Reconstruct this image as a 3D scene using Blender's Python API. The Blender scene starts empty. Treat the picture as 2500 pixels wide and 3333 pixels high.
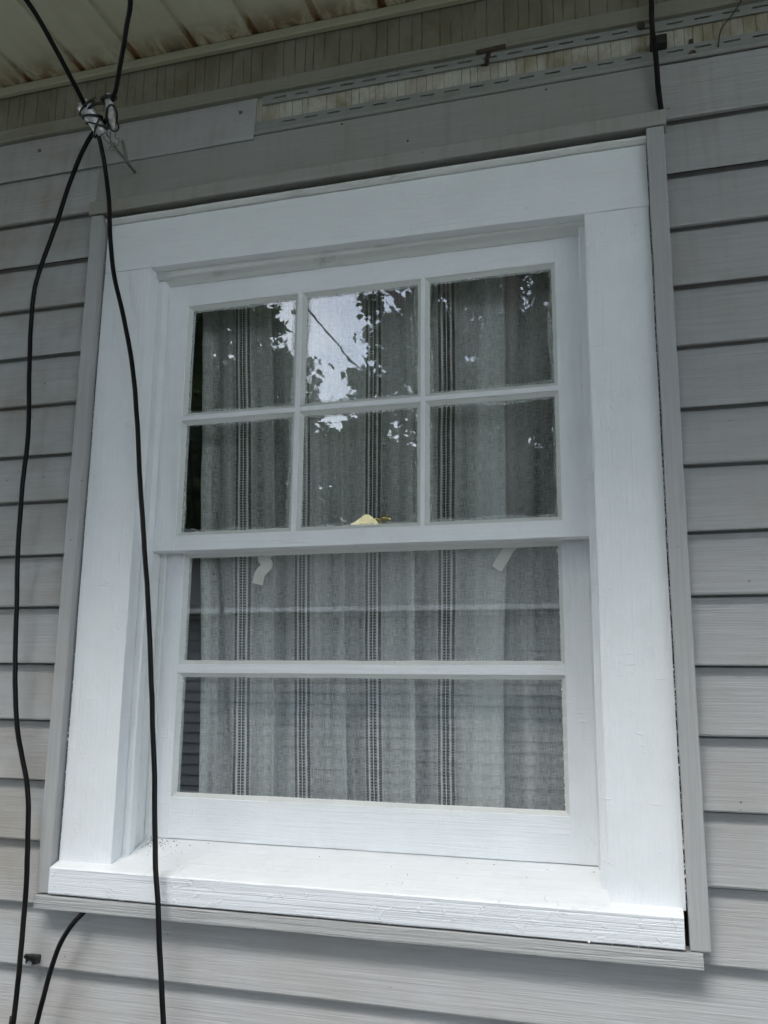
import bpy, bmesh, math, random
from mathutils import Vector, Matrix, noise
random.seed(7)
S = bpy.context.scene
C = S.collection
R = math.radians

# ------------------------------------------------------------------ camera
CAM = Vector((0.0, -1.3954, 0.4789))
cam = bpy.data.cameras.new('camera')
cam.sensor_fit = 'HORIZONTAL'; cam.sensor_width = 36.0
cam.lens = 36.0 * 2851.73 / 2500.0
cam.clip_start = 0.02; cam.clip_end = 500
co = bpy.data.objects.new('camera', cam); C.objects.link(co)
right = Vector((0.960425, 0.278343, 0.010419))
down = Vector((-0.044285, 0.189521, -0.980877))
fwd = Vector((-0.274995, 0.941598, 0.194347))
m = Matrix((right, -down, -fwd)).transposed().to_4x4()
m.translation = CAM
co.matrix_world = m
S.camera = co

# ------------------------------------------------------------------ world, sun, exposure
SUN_EL, SUN_AZ = R(52), R(200)
W = bpy.data.worlds.new('World'); S.world = W; W.use_nodes = True
nt = W.node_tree; nt.nodes.clear()
out = nt.nodes.new('ShaderNodeOutputWorld'); bg = nt.nodes.new('ShaderNodeBackground')
sky = nt.nodes.new('ShaderNodeTexSky'); sky.sky_type = 'NISHITA'; sky.sun_disc = False
sky.sun_elevation = SUN_EL; sky.sun_rotation = SUN_AZ
tc = nt.nodes.new('ShaderNodeTexCoord'); mp = nt.nodes.new('ShaderNodeMapping')
mp.inputs['Scale'].default_value = (1, 1, 2.2)
nz = nt.nodes.new('ShaderNodeTexNoise'); nz.inputs['Scale'].default_value = 2.6
nz.inputs['Detail'].default_value = 7; nz.inputs['Roughness'].default_value = .58
cr = nt.nodes.new('ShaderNodeValToRGB')
cr.color_ramp.elements[0].position = .36; cr.color_ramp.elements[0].color = (.25, .25, .25, 1)
cr.color_ramp.elements[1].position = .56; cr.color_ramp.elements[1].color = (1, 1, 1, 1)
mx = nt.nodes.new('ShaderNodeMix'); mx.data_type = 'RGBA'
mx.inputs[7].default_value = (8.6, 9.35, 10.2, 1)          # cloud cover
nt.links.new(tc.outputs['Generated'], mp.inputs[0]); nt.links.new(mp.outputs[0], nz.inputs['Vector'])
nt.links.new(nz.outputs['Fac'], cr.inputs[0]); nt.links.new(cr.outputs[0], mx.inputs[0])
nt.links.new(sky.outputs[0], mx.inputs[6]); nt.links.new(mx.outputs[2], bg.inputs['Color'])
bg.inputs['Strength'].default_value = .10
nt.links.new(bg.outputs[0], out.inputs[0])
sl = bpy.data.lights.new('sun', 'SUN'); sl.energy = 1.3; sl.angle = R(35); sl.color = (1, .96, .9)
so = bpy.data.objects.new('sun', sl); C.objects.link(so)
# sun stands in front of the wall (towards -y), high, seen through thick cloud
sd = Vector((math.cos(SUN_EL) * -.34, -math.cos(SUN_EL) * .94, math.sin(SUN_EL)))
so.rotation_euler = sd.to_track_quat('Z', 'Y').to_euler()
S.render.engine = 'CYCLES'
S.view_settings.view_transform = 'Standard'; S.view_settings.look = 'None'
S.view_settings.gamma = 1; S.view_settings.use_curve_mapping = False
S.view_settings.exposure = 2.36
S.cycles.max_bounces = 8; S.cycles.transparent_max_bounces = 16

# ------------------------------------------------------------------ material helpers
class N:
    def __init__(s, name):
        s.m = bpy.data.materials.new(name); s.m.use_nodes = True
        s.t = s.m.node_tree; s.b = s.t.nodes['Principled BSDF']; s.o = s.t.nodes['Material Output']
        s.tc = s.t.nodes.new('ShaderNodeTexCoord')
    def n(s, typ, **k):
        x = s.t.nodes.new(typ)
        for a, v in k.items(): setattr(x, a, v)
        return x
    def L(s, a, b): s.t.links.new(a, b)
    def obj(s, scale=(1, 1, 1), loc=(0, 0, 0)):
        mp = s.n('ShaderNodeMapping'); mp.inputs['Scale'].default_value = scale; mp.inputs['Location'].default_value = loc
        s.L(s.tc.outputs['Object'], mp.inputs[0]); return mp.outputs[0]
    def noise(s, vec, scale, detail=4, rough=.55, dist=0):
        x = s.n('ShaderNodeTexNoise'); s.L(vec, x.inputs['Vector']); x.inputs['Scale'].default_value = scale
        x.inputs['Detail'].default_value = detail; x.inputs['Roughness'].default_value = rough
        x.inputs['Distortion'].default_value = dist; return x.outputs['Fac']
    def ramp(s, v, a, b, c0=0., c1=1.):
        x = s.n('ShaderNodeMapRange'); s.L(v, x.inputs[0]); x.inputs[1].default_value = a; x.inputs[2].default_value = b
        x.inputs[3].default_value = c0; x.inputs[4].default_value = c1; return x.outputs[0]
    def math(s, op, a, b=None, c=None):
        x = s.n('ShaderNodeMath', operation=op)
        for i, v in enumerate((a, b, c)):
            if v is None: continue
            if isinstance(v, (int, float)): x.inputs[i].default_value = v
            else: s.L(v, x.inputs[i])
        return x.outputs[0]
    def mix(s, f, a, b):
        x = s.n('ShaderNodeMix', data_type='RGBA')
        for i, v in ((0, f), (6, a), (7, b)):
            if isinstance(v, (int, float)): x.inputs[i].default_value = v
            elif isinstance(v, tuple): x.inputs[i].default_value = (*v, 1)
            else: s.L(v, x.inputs[i])
        return x.outputs[2]
    def sep(s, vec):
        x = s.n('ShaderNodeSeparateXYZ'); s.L(vec, x.inputs[0]); return x.outputs
    def bump(s, h, dist=.001, strength=1., prev=None):
        x = s.n('ShaderNodeBump'); s.L(h, x.inputs['Height']); x.inputs['Distance'].default_value = dist
        x.inputs['Strength'].default_value = strength
        if prev is not None: s.L(prev, x.inputs['Normal'])
        return x.outputs[0]
    def fin(s, col=None, rough=.5, bump=None, metal=0, spec=.5):
        if isinstance(col, tuple): s.b.inputs['Base Color'].default_value = (*col, 1)
        elif col is not None: s.L(col, s.b.inputs['Base Color'])
        if isinstance(rough, (int, float)): s.b.inputs['Roughness'].default_value = rough
        else: s.L(rough, s.b.inputs['Roughness'])
        s.b.inputs['Metallic'].default_value = metal
        s.b.inputs['Specular IOR Level'].default_value = spec
        if bump is not None: s.L(bump, s.b.inputs['Normal'])
        return s.m

def paint(name, grain, col=(.77, .80, .83), strokes=.00035, cracks=0., flaw=1., grime=0., rough=.42):
    """brushed white paint on old wood; grain 'x' or 'z' is the long direction"""
    a = N(name)
    sc = (3, 60, 110) if grain == 'x' else (110, 60, 3)
    st = a.noise(a.obj(sc), 1.6, 5, .6, .6)
    sc2 = (9, 60, 320) if grain == 'x' else (320, 60, 9)
    st2 = a.noise(a.obj(sc2), 1.2, 3, .5, .4)
    big = a.noise(a.obj(), 14, 4, .6, .5)
    med = a.noise(a.obj(), 75, 3, .6, 1.2)
    flawm = a.ramp(med, .58, .80)                       # runs and blisters left in the paint
    reg = a.ramp(a.noise(a.obj(), 9, 2), .48, .62)
    flawm = a.math('MULTIPLY', flawm, reg)
    h = a.math('ADD', a.math('MULTIPLY', st, .55), a.math('MULTIPLY', st2, .30))
    h = a.math('ADD', h, a.math('MULTIPLY', flawm, .5 * flaw))
    h = a.math('ADD', h, a.math('MULTIPLY', big, .8))
    # chatter marks across the grain
    sx = (160, 40, 26) if grain == 'z' else (26, 40, 160)
    ch = a.noise(a.obj((26, 40, 190) if grain == 'z' else (190, 40, 26)), 1, 2, .5, .2)
    chm = a.math('MULTIPLY', a.ramp(ch, .62, .70), a.ramp(a.noise(a.obj(), 7, 2), .52, .62))
    h = a.math('ADD', h, a.math('MULTIPLY', chm, .32 * flaw))
    c = a.mix(a.ramp(big, .35, .7), tuple(x * .95 for x in col), col)
    c = a.mix(a.math('MULTIPLY', a.ramp(st2, .55, .8), .12), c, tuple(x * .93 for x in col))
    if cracks:
        v = a.n('ShaderNodeTexNoise'); a.L(a.obj((16, 20, 150)), v.inputs['Vector']); v.inputs['Scale'].default_value = 1.4
        v.inputs['Detail'].default_value = 5; v.inputs['Roughness'].default_value = .65; v.inputs['Distortion'].default_value = .3
        l = a.math('ABSOLUTE', a.math('SUBTRACT', v.outputs['Fac'], .5))
        l = a.ramp(l, .0, .010, 1, 0)
        l = a.math('MULTIPLY', l, a.ramp(a.noise(a.obj((1, 1, 2)), 11, 3), .57, .68))
        c = a.mix(a.math('MULTIPLY', l, cracks), c, (.16, .15, .13))
        h = a.math('SUBTRACT', h, a.math('MULTIPLY', l, .9))
    if grime:
        g = a.math('MULTIPLY', a.ramp(a.noise(a.obj(), 30, 5, .7), .55, .75), grime)
        c = a.mix(g, c, (.30, .27, .21))
    r = a.ramp(st, .3, .7, rough - .07, rough + .1)
    return a.fin(c, r, a.bump(h, strokes * 7.5))

M = {}
M['paint_z'] = paint('white_paint_vertical', 'z')
M['paint_x'] = paint('white_paint_horizontal', 'x', flaw=.6)
M['paint_head'] = paint('white_paint_cracked', 'x', cracks=0, flaw=.8, grime=.0)
M['paint_stop'] = paint('white_paint_stop', 'x', cracks=.3, grime=.12, col=(.66, .68, .67), flaw=.4)
M['paint_old'] = paint('white_paint_aged', 'z', col=(.70, .72, .73), flaw=.25, grime=.25)
M['putty'] = paint('window_putty', 'x', col=(.60, .62, .61), flaw=.8, strokes=.0004, grime=.1)
M['paint_sill'] = paint('white_paint_sill', 'x', col=(.72, .745, .765), flaw=.9, strokes=.0004, grime=.10)

def sill_front():
    a = N('weathered_sill_front')
    g = a.noise(a.obj((2.2, 10, 420)), 1, 4, .55, .35)
    g2 = a.noise(a.obj((6, 10, 170)), 1, 4, .6, .5)
    big = a.noise(a.obj(), 60, 3, .6, 1.)
    h = a.math('ADD', a.math('MULTIPLY', g, 1.), a.math('ADD', a.math('MULTIPLY', g2, .7), a.math('MULTIPLY', a.ramp(big, .58, .7), .5)))
    c = a.mix(a.ramp(g, .3, .5), (.55, .58, .62), (.70, .73, .77))
    return a.fin(c, .42, a.bump(h, .0016))
M['sill_front'] = sill_front()

def vinyl(name, col, grain='x', emboss=.0011, dirt=.62, rough=.5):
    a = N(name)
    sc = (5, 30, 230) if grain == 'x' else (230, 30, 5)
    g = a.noise(a.obj(sc), 1, 4, .6, 1.1)
    sc = (2.2, 30, 95) if grain == 'x' else (95, 30, 2.2)
    g2 = a.noise(a.obj(sc), 1, 3, .5, .8)
    h = a.math('ADD', g, a.math('MULTIPLY', g2, .6))
    big = a.noise(a.obj((1, 1, 1.5)), 5, 4, .6)
    streak = a.noise(a.obj((42, 20, 2.5)), 1, 4, .65)
    z = a.sep(a.obj())[2]
    up = a.ramp(z, .55, 1.5)  # streaks thicken with height: real dirt plus painted shade under the eave
    west = a.ramp(a.sep(a.obj())[0], -.75, -1.15)
    d = a.math('MULTIPLY', a.ramp(big, .40, .68), a.math('ADD', a.math('MULTIPLY', west, dirt * .8), dirt * .55))
    d = a.math('ADD', d, a.math('MULTIPLY', a.math('MULTIPLY', a.ramp(streak, .5, .75), up), dirt * .8))
    c = a.mix(a.ramp(g, .38, .62), tuple(x * .90 for x in col), col)
    c = a.mix(d, c, (col[0] * .72, col[1] * .66, col[2] * .56))
    sp = a.n('ShaderNodeTexVoronoi'); a.L(a.obj(), sp.inputs['Vector']); sp.inputs['Scale'].default_value = 26
    spk = a.math('MULTIPLY', a.ramp(sp.outputs['Distance'], .03, .06, 1, 0), a.ramp(a.noise(a.obj(), 3, 2), .5, .55))
    c = a.mix(a.math('MULTIPLY', spk, .75), c, (.06, .055, .05))
    return a.fin(c, a.ramp(big, .3, .7, rough - .06, rough + .1), a.bump(h, emboss))
SID = (.366, .370, .380)
M['siding'] = vinyl('grey_vinyl_siding', SID)
M['siding_flat'] = vinyl('grey_vinyl_flashing', (.285, .292, .283), emboss=.0003, dirt=.5)
M['trim_z'] = vinyl('grey_trim_vertical', (.37, .378, .385), 'z', .0006, .25)
M['trim_x'] = vinyl('grey_trim_horizontal', (.39, .395, .40), 'x', .0026, .25)
M['trim_top'] = vinyl('grey_trim_top', (.31, .315, .305), 'x', .0005, .7)
M['hem'] = vinyl('grey_nail_hem', (.24, .255, .245), 'x', .0001, .4)

def oldwood(name, base, stain, dark, crack_scale, amt=.55):
    a = N(name)
    p = a.obj()
    xyz = a.sep(p)
    w = a.noise(a.obj((1, 1, 1)), 9, 3, .6)
    xx = a.math('ADD', a.math('MULTIPLY', xyz[0], crack_scale), a.math('MULTIPLY', w, .35))
    v = a.n('ShaderNodeTexVoronoi', voronoi_dimensions='1D', feature='DISTANCE_TO_EDGE'); v.inputs['Scale'].default_value = 1
    a.L(xx, v.inputs['W'])
    crack = a.ramp(v.outputs['Distance'], .010, .04, 1, 0)
    crack = a.math('MULTIPLY', crack, a.ramp(a.noise(a.obj((60, 1, 12)), 1, 2), .36, .5))
    st = a.ramp(a.noise(a.obj((1.4, 1, .9)), 8, 5, .65, .4), .42, .60)
    fine = a.noise(a.obj((140, 30, 30)), 1, 4, .6, .6)
    c = a.mix(a.math('MULTIPLY', st, .8), base, stain)
    c = a.mix(a.ramp(fine, .5, .8, 0, .4), c, stain)
    c = a.mix(a.math('MULTIPLY', crack, amt), c, dark)
    rp = a.noise(a.obj((30, 30, 90)), 1, 4, .65, 1.5)
    h = a.math('SUBTRACT', a.math('ADD', a.math('MULTIPLY', rp, .6), a.math('MULTIPLY', fine, .3)), a.math('MULTIPLY', crack, 1.2))
    return a.fin(c, .75, a.bump(h, .0016), spec=.2)
M['wood_strip'] = oldwood('weathered_painted_wood', (.43, .425, .375), (.20, .165, .10), (.14, .125, .09), 60, .55)
M['wood_upper'] = oldwood('grimy_painted_wood', (.225, .215, .165), (.15, .135, .09), (.04, .036, .025), 42, .6)

def soffit_mat():
    a = N('stained_cream_soffit')
    y = a.sep(a.obj())[1]; x = a.sep(a.obj())[0]
    near = a.ramp(y, -.075, -.004)
    n1 = a.noise(a.obj((1, .5, 1)), 26, 5, .7, .6)
    # rust creeps out of every joint
    fx = a.math('FRACT', a.math('DIVIDE', a.math('ADD', x, .6744 + 1.318 + .0066), .1318))
    rib = a.math('ABSOLUTE', a.math('SUBTRACT', fx, .5))
    ribm = a.ramp(rib, .40, .50)
    r = a.math('MULTIPLY', near, a.ramp(n1, .38, .55))
    rr = a.math('MULTIPLY', a.math('MULTIPLY', ribm, a.ramp(y, -.075, -.012)), 2.2)
    f = a.math('MINIMUM', a.math('MAXIMUM', r, a.math('MULTIPLY', rr, a.ramp(n1, .3, .5))), 1)
    base = a.mix(a.ramp(a.noise(a.obj((1, .3, 1)), 10, 4, .6), .3, .7), (.47, .465, .345), (.58, .575, .455))
    sm = a.math('MULTIPLY', a.ramp(a.noise(a.obj((3, 1, 1)), 9, 3), .5, .7), .35)
    base = a.mix(sm, base, (.36, .34, .25))
    rust = a.mix(a.ramp(n1, .5, .72), (.24, .13, .05), (.05, .032, .02))
    c = a.mix(f, base, rust)
    return a.fin(c, .55, a.bump(n1, .0008))
M['soffit'] = soffit_mat()
M['channel'] = paint('cream_channel', 'x', col=(.40, .39, .29), grime=.6, flaw=.3)
M['undersill'] = vinyl('dingy_undersill', (.235, .235, .195), 'x', .0003, .6)
M['hole_shade'] = N('painted_hole_shade').fin((.035, .03, .026), .9)
M['sheathing'] = N('dark_sheathing').fin((.05, .04, .032), .9)

a = N('cable_jacket'); h = a.noise(a.obj(), 60, 3)
M['cable'] = a.fin(a.mix(a.ramp(a.noise(a.obj((1, 1, .6)), 9, 4), .52, .7), (.004, .004, .005), (.016, .014, .012)), a.ramp(h, .3, .7, .32, .5), a.bump(h, .0006), spec=.16)
M['tie'] = N('black_nylon').fin((.01, .01, .011), .38)
a = N('dull_galvanised'); h = a.noise(a.obj(), 160, 4, .6, .5)
M['zinc'] = a.fin(a.mix(a.ramp(h, .35, .65), (.34, .34, .35), (.62, .62, .62)), .42, a.bump(h, .0006), metal=.75)
a = N('tarnished_steel'); h = a.noise(a.obj(), 200, 3)
M['steel'] = a.fin(a.mix(h, (.12, .12, .11), (.26, .25, .23)), .55, a.bump(h, .0003), metal=.5)
M['rust'] = N('rusty_iron').fin((.045, .03, .02), .8)
M['brass'] = N('polished_brass').fin((.83, .66, .30), .18, metal=1)
M['brass_face'] = N('sky_lit_brass_face').fin((.98, .90, .56), .30, metal=1)  # paler than the other brass: sky reflection put into the colour

def glass_mat(wav):
    a = N('old_window_glass_%d' % wav)
    for n_ in (a.b,): a.t.nodes.remove(n_)
    tr = a.n('ShaderNodeBsdfTransparent'); tr.inputs[0].default_value = (.96, .965, .965, 1)
    gl = a.n('ShaderNodeBsdfAnisotropic') if False else a.n('ShaderNodeBsdfGlossy'); gl.inputs['Roughness'].default_value = 0.0
    gl.inputs['Color'].default_value = (1, 1, 1, 1)
    n1 = a.noise(a.obj((1, 1, .45), (wav * 3.1, 0, 0)), 7, 2, .5, .5)
    n2 = a.noise(a.obj((1, 1, 1.3), (wav * 1.7, 0, 0)), 26, 2, .5, .8)
    h = a.math('ADD', n1, a.math('MULTIPLY', n2, .16))
    a.L(a.bump(h, (.00016, .00022, .00042, .00012, .00016, .00030, .00006, .00006)[wav]), gl.inputs['Normal'])
    lw = a.n('ShaderNodeLayerWeight'); lw.inputs['Blend'].default_value = .5
    f5 = a.math('POWER', lw.outputs['Facing'], 5)
    f = a.math('ADD', a.math('MULTIPLY', f5, .90), .062)
    ms = a.n('ShaderNodeMixShader'); a.L(f, ms.inputs[0]); a.L(tr.outputs[0], ms.inputs[1]); a.L(gl.outputs[0], ms.inputs[2])
    # dusty film that catches daylight, thicker toward nothing in particular
    df = a.n('ShaderNodeBsdfDiffuse'); df.inputs[0].default_value = (.6, .64, .62, 1)
    d = a.ramp(a.noise(a.obj(), 5, 5, .65), .4, .75, .003, .020)
    ms2 = a.n('ShaderNodeMixShader'); a.L(d, ms2.inputs[0]); a.L(ms.outputs[0], ms2.inputs[1]); a.L(df.outputs[0], ms2.inputs[2])
    a.L(ms2.outputs[0], a.o.inputs[0])
    return a.m
GL = [glass_mat(i) for i in range(8)]

def smear_mat():
    a = N('paint_smear_on_glass'); a.t.nodes.remove(a.b)
    df = a.n('ShaderNodeBsdfDiffuse'); df.inputs[0].default_value = (.62, .66, .65, 1)
    tr = a.n('ShaderNodeBsdfTransparent')
    n1 = a.noise(a.obj(), 60, 4, .6, 1.5)
    ms = a.n('ShaderNodeMixShader'); a.L(a.ramp(n1, .35, .65, .10, .42), ms.inputs[0])
    a.L(tr.outputs[0], ms.inputs[1]); a.L(df.outputs[0], ms.inputs[2]); a.L(ms.outputs[0], a.o.inputs[0])
    return a.m
M['smear'] = smear_mat()

def curtain_mat(stripes):
    """sheer linen, drawn-thread ladders and bow ties at the given u positions (metres); UV = metres on the cloth"""
    a = N('sheer_linen'); a.t.nodes.remove(a.b)
    uv = a.sep(a.tc.outputs['UV']); u, v = uv[0], uv[1]
    def ladder(dist, lo, hi, pitch, duty, ph=0):
        inside = a.math('MULTIPLY', a.math('GREATER_THAN', dist, lo), a.math('LESS_THAN', dist, hi))
        fr = a.math('FRACT', a.math('ADD', a.math('DIVIDE', v, pitch), ph))
        return a.math('MULTIPLY', inside, a.math('LESS_THAN', fr, duty))
    dist = None
    for s_ in stripes['full']:
        q = a.math('ABSOLUTE', a.math('SUBTRACT', u, s_)); dist = q if dist is None else a.math('MINIMUM', dist, q)
    hole = ladder(dist, .0108, .0162, .0027, .66)
    # bow ties: wedge whose half height shrinks away from the centre thread
    fr = a.math('ABSOLUTE', a.math('SUBTRACT', a.math('FRACT', a.math('DIVIDE', v, .0052)), .5))
    lim = a.math('MULTIPLY', a.math('SUBTRACT', 1.0, a.math('DIVIDE', dist, .0078)), .46)
    bow = a.math('MULTIPLY', a.math('LESS_THAN', fr, lim), a.math('GREATER_THAN', dist, .0010))
    hole = a.math('MAXIMUM', hole, bow)
    for s_ in stripes['single']:
        q = a.math('ABSOLUTE', a.math('SUBTRACT', u, s_))
        hole = a.math('MAXIMUM', hole, ladder(q, -1., .0022, .0028, .5))
    gauze = a.math('MULTIPLY', a.math('LESS_THAN', dist, .0068), 1)
    band = a.math('MULTIPLY', a.math('GREATER_THAN', dist, .0068), a.math('LESS_THAN', dist, .0108))
    thr = a.math('MULTIPLY', a.math('LESS_THAN', dist, .0010), 1)
    fringe = a.math('MULTIPLY', a.math('GREATER_THAN', dist, .0162), a.math('LESS_THAN', dist, .0195))
    cb = a.n('ShaderNodeCombineXYZ'); a.L(u, cb.inputs[0]); a.L(v, cb.inputs[1])
    def nz(sx, sy):
        mp = a.n('ShaderNodeMapping'); mp.inputs['Scale'].default_value = (sx, sy, 1); a.L(cb.outputs[0], mp.inputs[0])
        return a.noise(mp.outputs[0], 1, 3, .6)
    w1 = nz(1500, 60); w2 = nz(60, 1500); w3 = nz(38, 1.6)
    weave = a.math('ADD', w1, w2)
    op = a.ramp(weave, .80, 1.22, .30, .86)
    op = a.math('ADD', op, a.ramp(w3, .30, .70, -.20, .22))
    op = a.math('SUBTRACT', op, a.math('MULTIPLY', gauze, .12))
    op = a.math('ADD', op, a.math('MULTIPLY', band, .40))
    op = a.math('ADD', op, a.math('MULTIPLY', thr, .6))
    op = a.math('ADD', op, a.math('MULTIPLY', fringe, a.math('MULTIPLY', a.math('LESS_THAN', a.math('FRACT', a.math('DIVIDE', v, .00262)), .4), .3)))
    op = a.math('MULTIPLY', op, a.math('SUBTRACT', 1., hole))
    op = a.math('MINIMUM', a.math('MAXIMUM', op, 0), 1)
    d = a.n('ShaderNodeBsdfDiffuse'); d.inputs[0].default_value = (.87, .90, .88, 1)
    tl = a.n('ShaderNodeBsdfTranslucent'); tl.inputs[0].default_value = (.80, .83, .81, 1)
    ds = a.n('ShaderNodeMixShader'); ds.inputs[0].default_value = .25; a.L(d.outputs[0], ds.inputs[1]); a.L(tl.outputs[0], ds.inputs[2])
    tr = a.n('ShaderNodeBsdfTransparent')
    ms = a.n('ShaderNodeMixShader'); a.L(op, ms.inputs[0]); a.L(tr.outputs[0], ms.inputs[1]); a.L(ds.outputs[0], ms.inputs[2])
    a.L(a.bump(weave, .0003, .5), d.inputs['Normal'])
    a.L(ms.outputs[0], a.o.inputs[0])
    return a.m
a = N('tape_cloth'); h = a.noise(a.obj((1, 1, 1)), 900, 2)
M['tape'] = a.fin((.86, .84, .78), .9, a.bump(h, .0005), spec=.1)
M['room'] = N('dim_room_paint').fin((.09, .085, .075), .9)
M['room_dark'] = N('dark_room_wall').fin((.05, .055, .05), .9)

a = N('lawn'); n1 = a.noise(a.obj(), 3, 5, .7); n2 = a.noise(a.obj(), 60, 3)
M['lawn'] = a.fin(a.mix(n1, (.04, .060, .022), (.085, .095, .045)), .9, a.bump(n2, .02), spec=.2)
a = N('shingles'); n1 = a.noise(a.obj((1, 1, 1)), 24, 4, .7)
br = a.n('ShaderNodeTexBrick'); a.L(a.obj((3.3, 3.3, 3.3)), br.inputs['Vector'])
M['shingle'] = a.fin(a.mix(n1, (.10, .105, .10), (.30, .30, .29)), .9, a.bump(n1, .02), spec=.1)
a = N('low_bounce_grey'); n1 = a.noise(a.obj(), 6, 6, .7)
M['low_bounce_grey'] = a.fin(a.mix(n1, (.06, .058, .055), (.10, .097, .09)), .85, a.bump(n1, .01), spec=.2)  # dark neutral grey keeps the upward bounce light low
M['n_siding'] = N('neighbour_siding').fin((.20, .215, .23), .6)
M['n_grey'] = N('grey_gutter').fin((.50, .51, .51), .5)
M['n_white'] = N('white_gutter').fin((.78, .78, .76), .4)
a = N('bark'); n1 = a.noise(a.obj((6, 6, 1)), 5, 4, .6)
M['bark'] = a.fin(a.mix(n1, (.05, .04, .03), (.16, .13, .10)), .9, a.bump(n1, .03), spec=.1)
def leafmat(name, c0, c1):
    a = N(name); g = a.n('ShaderNodeObjectInfo'); n1 = a.noise(a.obj(), 1.1, 3, .6)
    c = a.mix(n1, c0, c1)
    d = a.n('ShaderNodeBsdfDiffuse'); a.L(c, d.inputs[0]); t = a.n('ShaderNodeBsdfTranslucent'); a.L(c, t.inputs[0])
    ms = a.n('ShaderNodeMixShader'); ms.inputs[0].default_value = .3; a.L(d.outputs[0], ms.inputs[1]); a.L(t.outputs[0], ms.inputs[2])
    a.L(ms.outputs[0], a.o.inputs[0]); return a.m
M['leaf'] = leafmat('maple_leaves', (.030, .060, .018), (.075, .11, .035))

# ------------------------------------------------------------------ object helpers
def tag(o, label=None, cat=None, group=None, kind=None):
    if label: o['label'] = label
    if cat: o['category'] = cat
    if group: o['group'] = group
    if kind: o['kind'] = kind
    return o
def empty(name, loc, label, cat, group=None):
    o = bpy.data.objects.new(name, None); o.empty_display_size = .05; C.objects.link(o); o.location = loc
    return tag(o, label, cat, group)
def link(name, bm, mat, parent=None, smooth=False, auto=False):
    """mesh given in world coordinates; placed so that it stays there under its parent"""
    me = bpy.data.meshes.new(name); bm.normal_update(); bm.to_mesh(me); bm.free()
    me.materials.append(mat)
    if smooth:
        for f in me.polygons: f.use_smooth = True
    o = bpy.data.objects.new(name, me); C.objects.link(o)
    if parent:
        o.parent = parent
        base = Vector((0, 0, 0)); q = parent
        while q: base += q.location; q = q.parent
        o.location = -base
    return o
def wob(v, amp, f=9.):
    return Vector((noise.noise(v * f + Vector((3.1, 0, 0))), noise.noise(v * f + Vector((0, 7.7, 0))), noise.noise(v * f + Vector((0, 0, 5.3))))) * amp
def board_bm(x0, x1, y0, y1, z0, z1, bev=.0012, amp=.0, seg=.03, z0b=None, z1b=None, bm=None):
    """box with chamfered edges, cut along its length and made slightly uneven.
    z0b / z1b: bottom / top height at the x1 end when the board is out of true"""
    b = bmesh.new()
    bmesh.ops.create_cube(b, size=1)
    for v in b.verts:
        v.co = Vector((x0 if v.co.x < 0 else x1, y0 if v.co.y < 0 else y1, z0 if v.co.z < 0 else z1))
    if z0b is not None or z1b is not None:
        for v in b.verts:
            if abs(v.co.x - x1) < 1e-6:
                if abs(v.co.z - z0) < 1e-6 and z0b is not None: v.co.z = z0b
                elif abs(v.co.z - z1) < 1e-6 and z1b is not None: v.co.z = z1b
    if bev: bmesh.ops.bevel(b, geom=list(b.edges), offset=bev, segments=2, affect='EDGES', profile=.6)
    if amp:
        L = max(x1 - x0, z1 - z0); ax = 0 if x1 - x0 >= z1 - z0 else 2
        n = max(1, int(L / seg)); lo = (x0, y0, z0)[ax]
        for i in range(1, n):
            pco = [0, 0, 0]; pco[ax] = lo + L * i / n; nn = [0, 0, 0]; nn[ax] = 1
            bmesh.ops.bisect_plane(b, geom=list(b.verts) + list(b.edges) + list(b.faces), plane_co=pco, plane_no=nn)
        for v in b.verts: v.co += wob(v.co, amp) + wob(v.co, amp * .5, 45)
    return b
def board(name, x0, x1, y0, y1, z0, z1, mat, parent, **k):
    return link(name, board_bm(x0, x1, y0, y1, z0, z1, **k), mat, parent)
def prism_x(prof, x0, x1, n=1, amp=0.):
    """profile (y, z), counter-clockwise or not, swept along x"""
    b = bmesh.new(); rows = []
    for i in range(n + 1):
        x = x0 + (x1 - x0) * i / n
        r = []
        for (y, z) in prof:
            p = Vector((x, y, z))
            if amp: p += wob(p, amp) + wob(p, amp * .5, 45)
            r.append(b.verts.new(p))
        rows.append(r)
    k = len(prof)
    for i in range(n):
        for j in range(k):
            b.faces.new((rows[i][j], rows[i][(j + 1) % k], rows[i + 1][(j + 1) % k], rows[i + 1][j]))
    b.faces.new(rows[0][::-1]); b.faces.new(rows[-1])
    bmesh.ops.recalc_face_normals(b, faces=list(b.faces))
    return b
def catmull(P, sub=6):
    P = [Vector(p) for p in P]; Q = [P[0] * 2 - P[1]] + P + [P[-1] * 2 - P[-2]]; o = []
    for i in range(1, len(Q) - 2):
        for s in range(sub):
            t = s / sub; p0, p1, p2, p3 = Q[i - 1:i + 3]
            o.append(.5 * ((2 * p1) + (-p0 + p2) * t + (2 * p0 - 5 * p1 + 4 * p2 - p3) * t * t + (-p0 + 3 * p1 - 3 * p2 + p3) * t ** 3))
    o.append(P[-1]); return o
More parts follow.
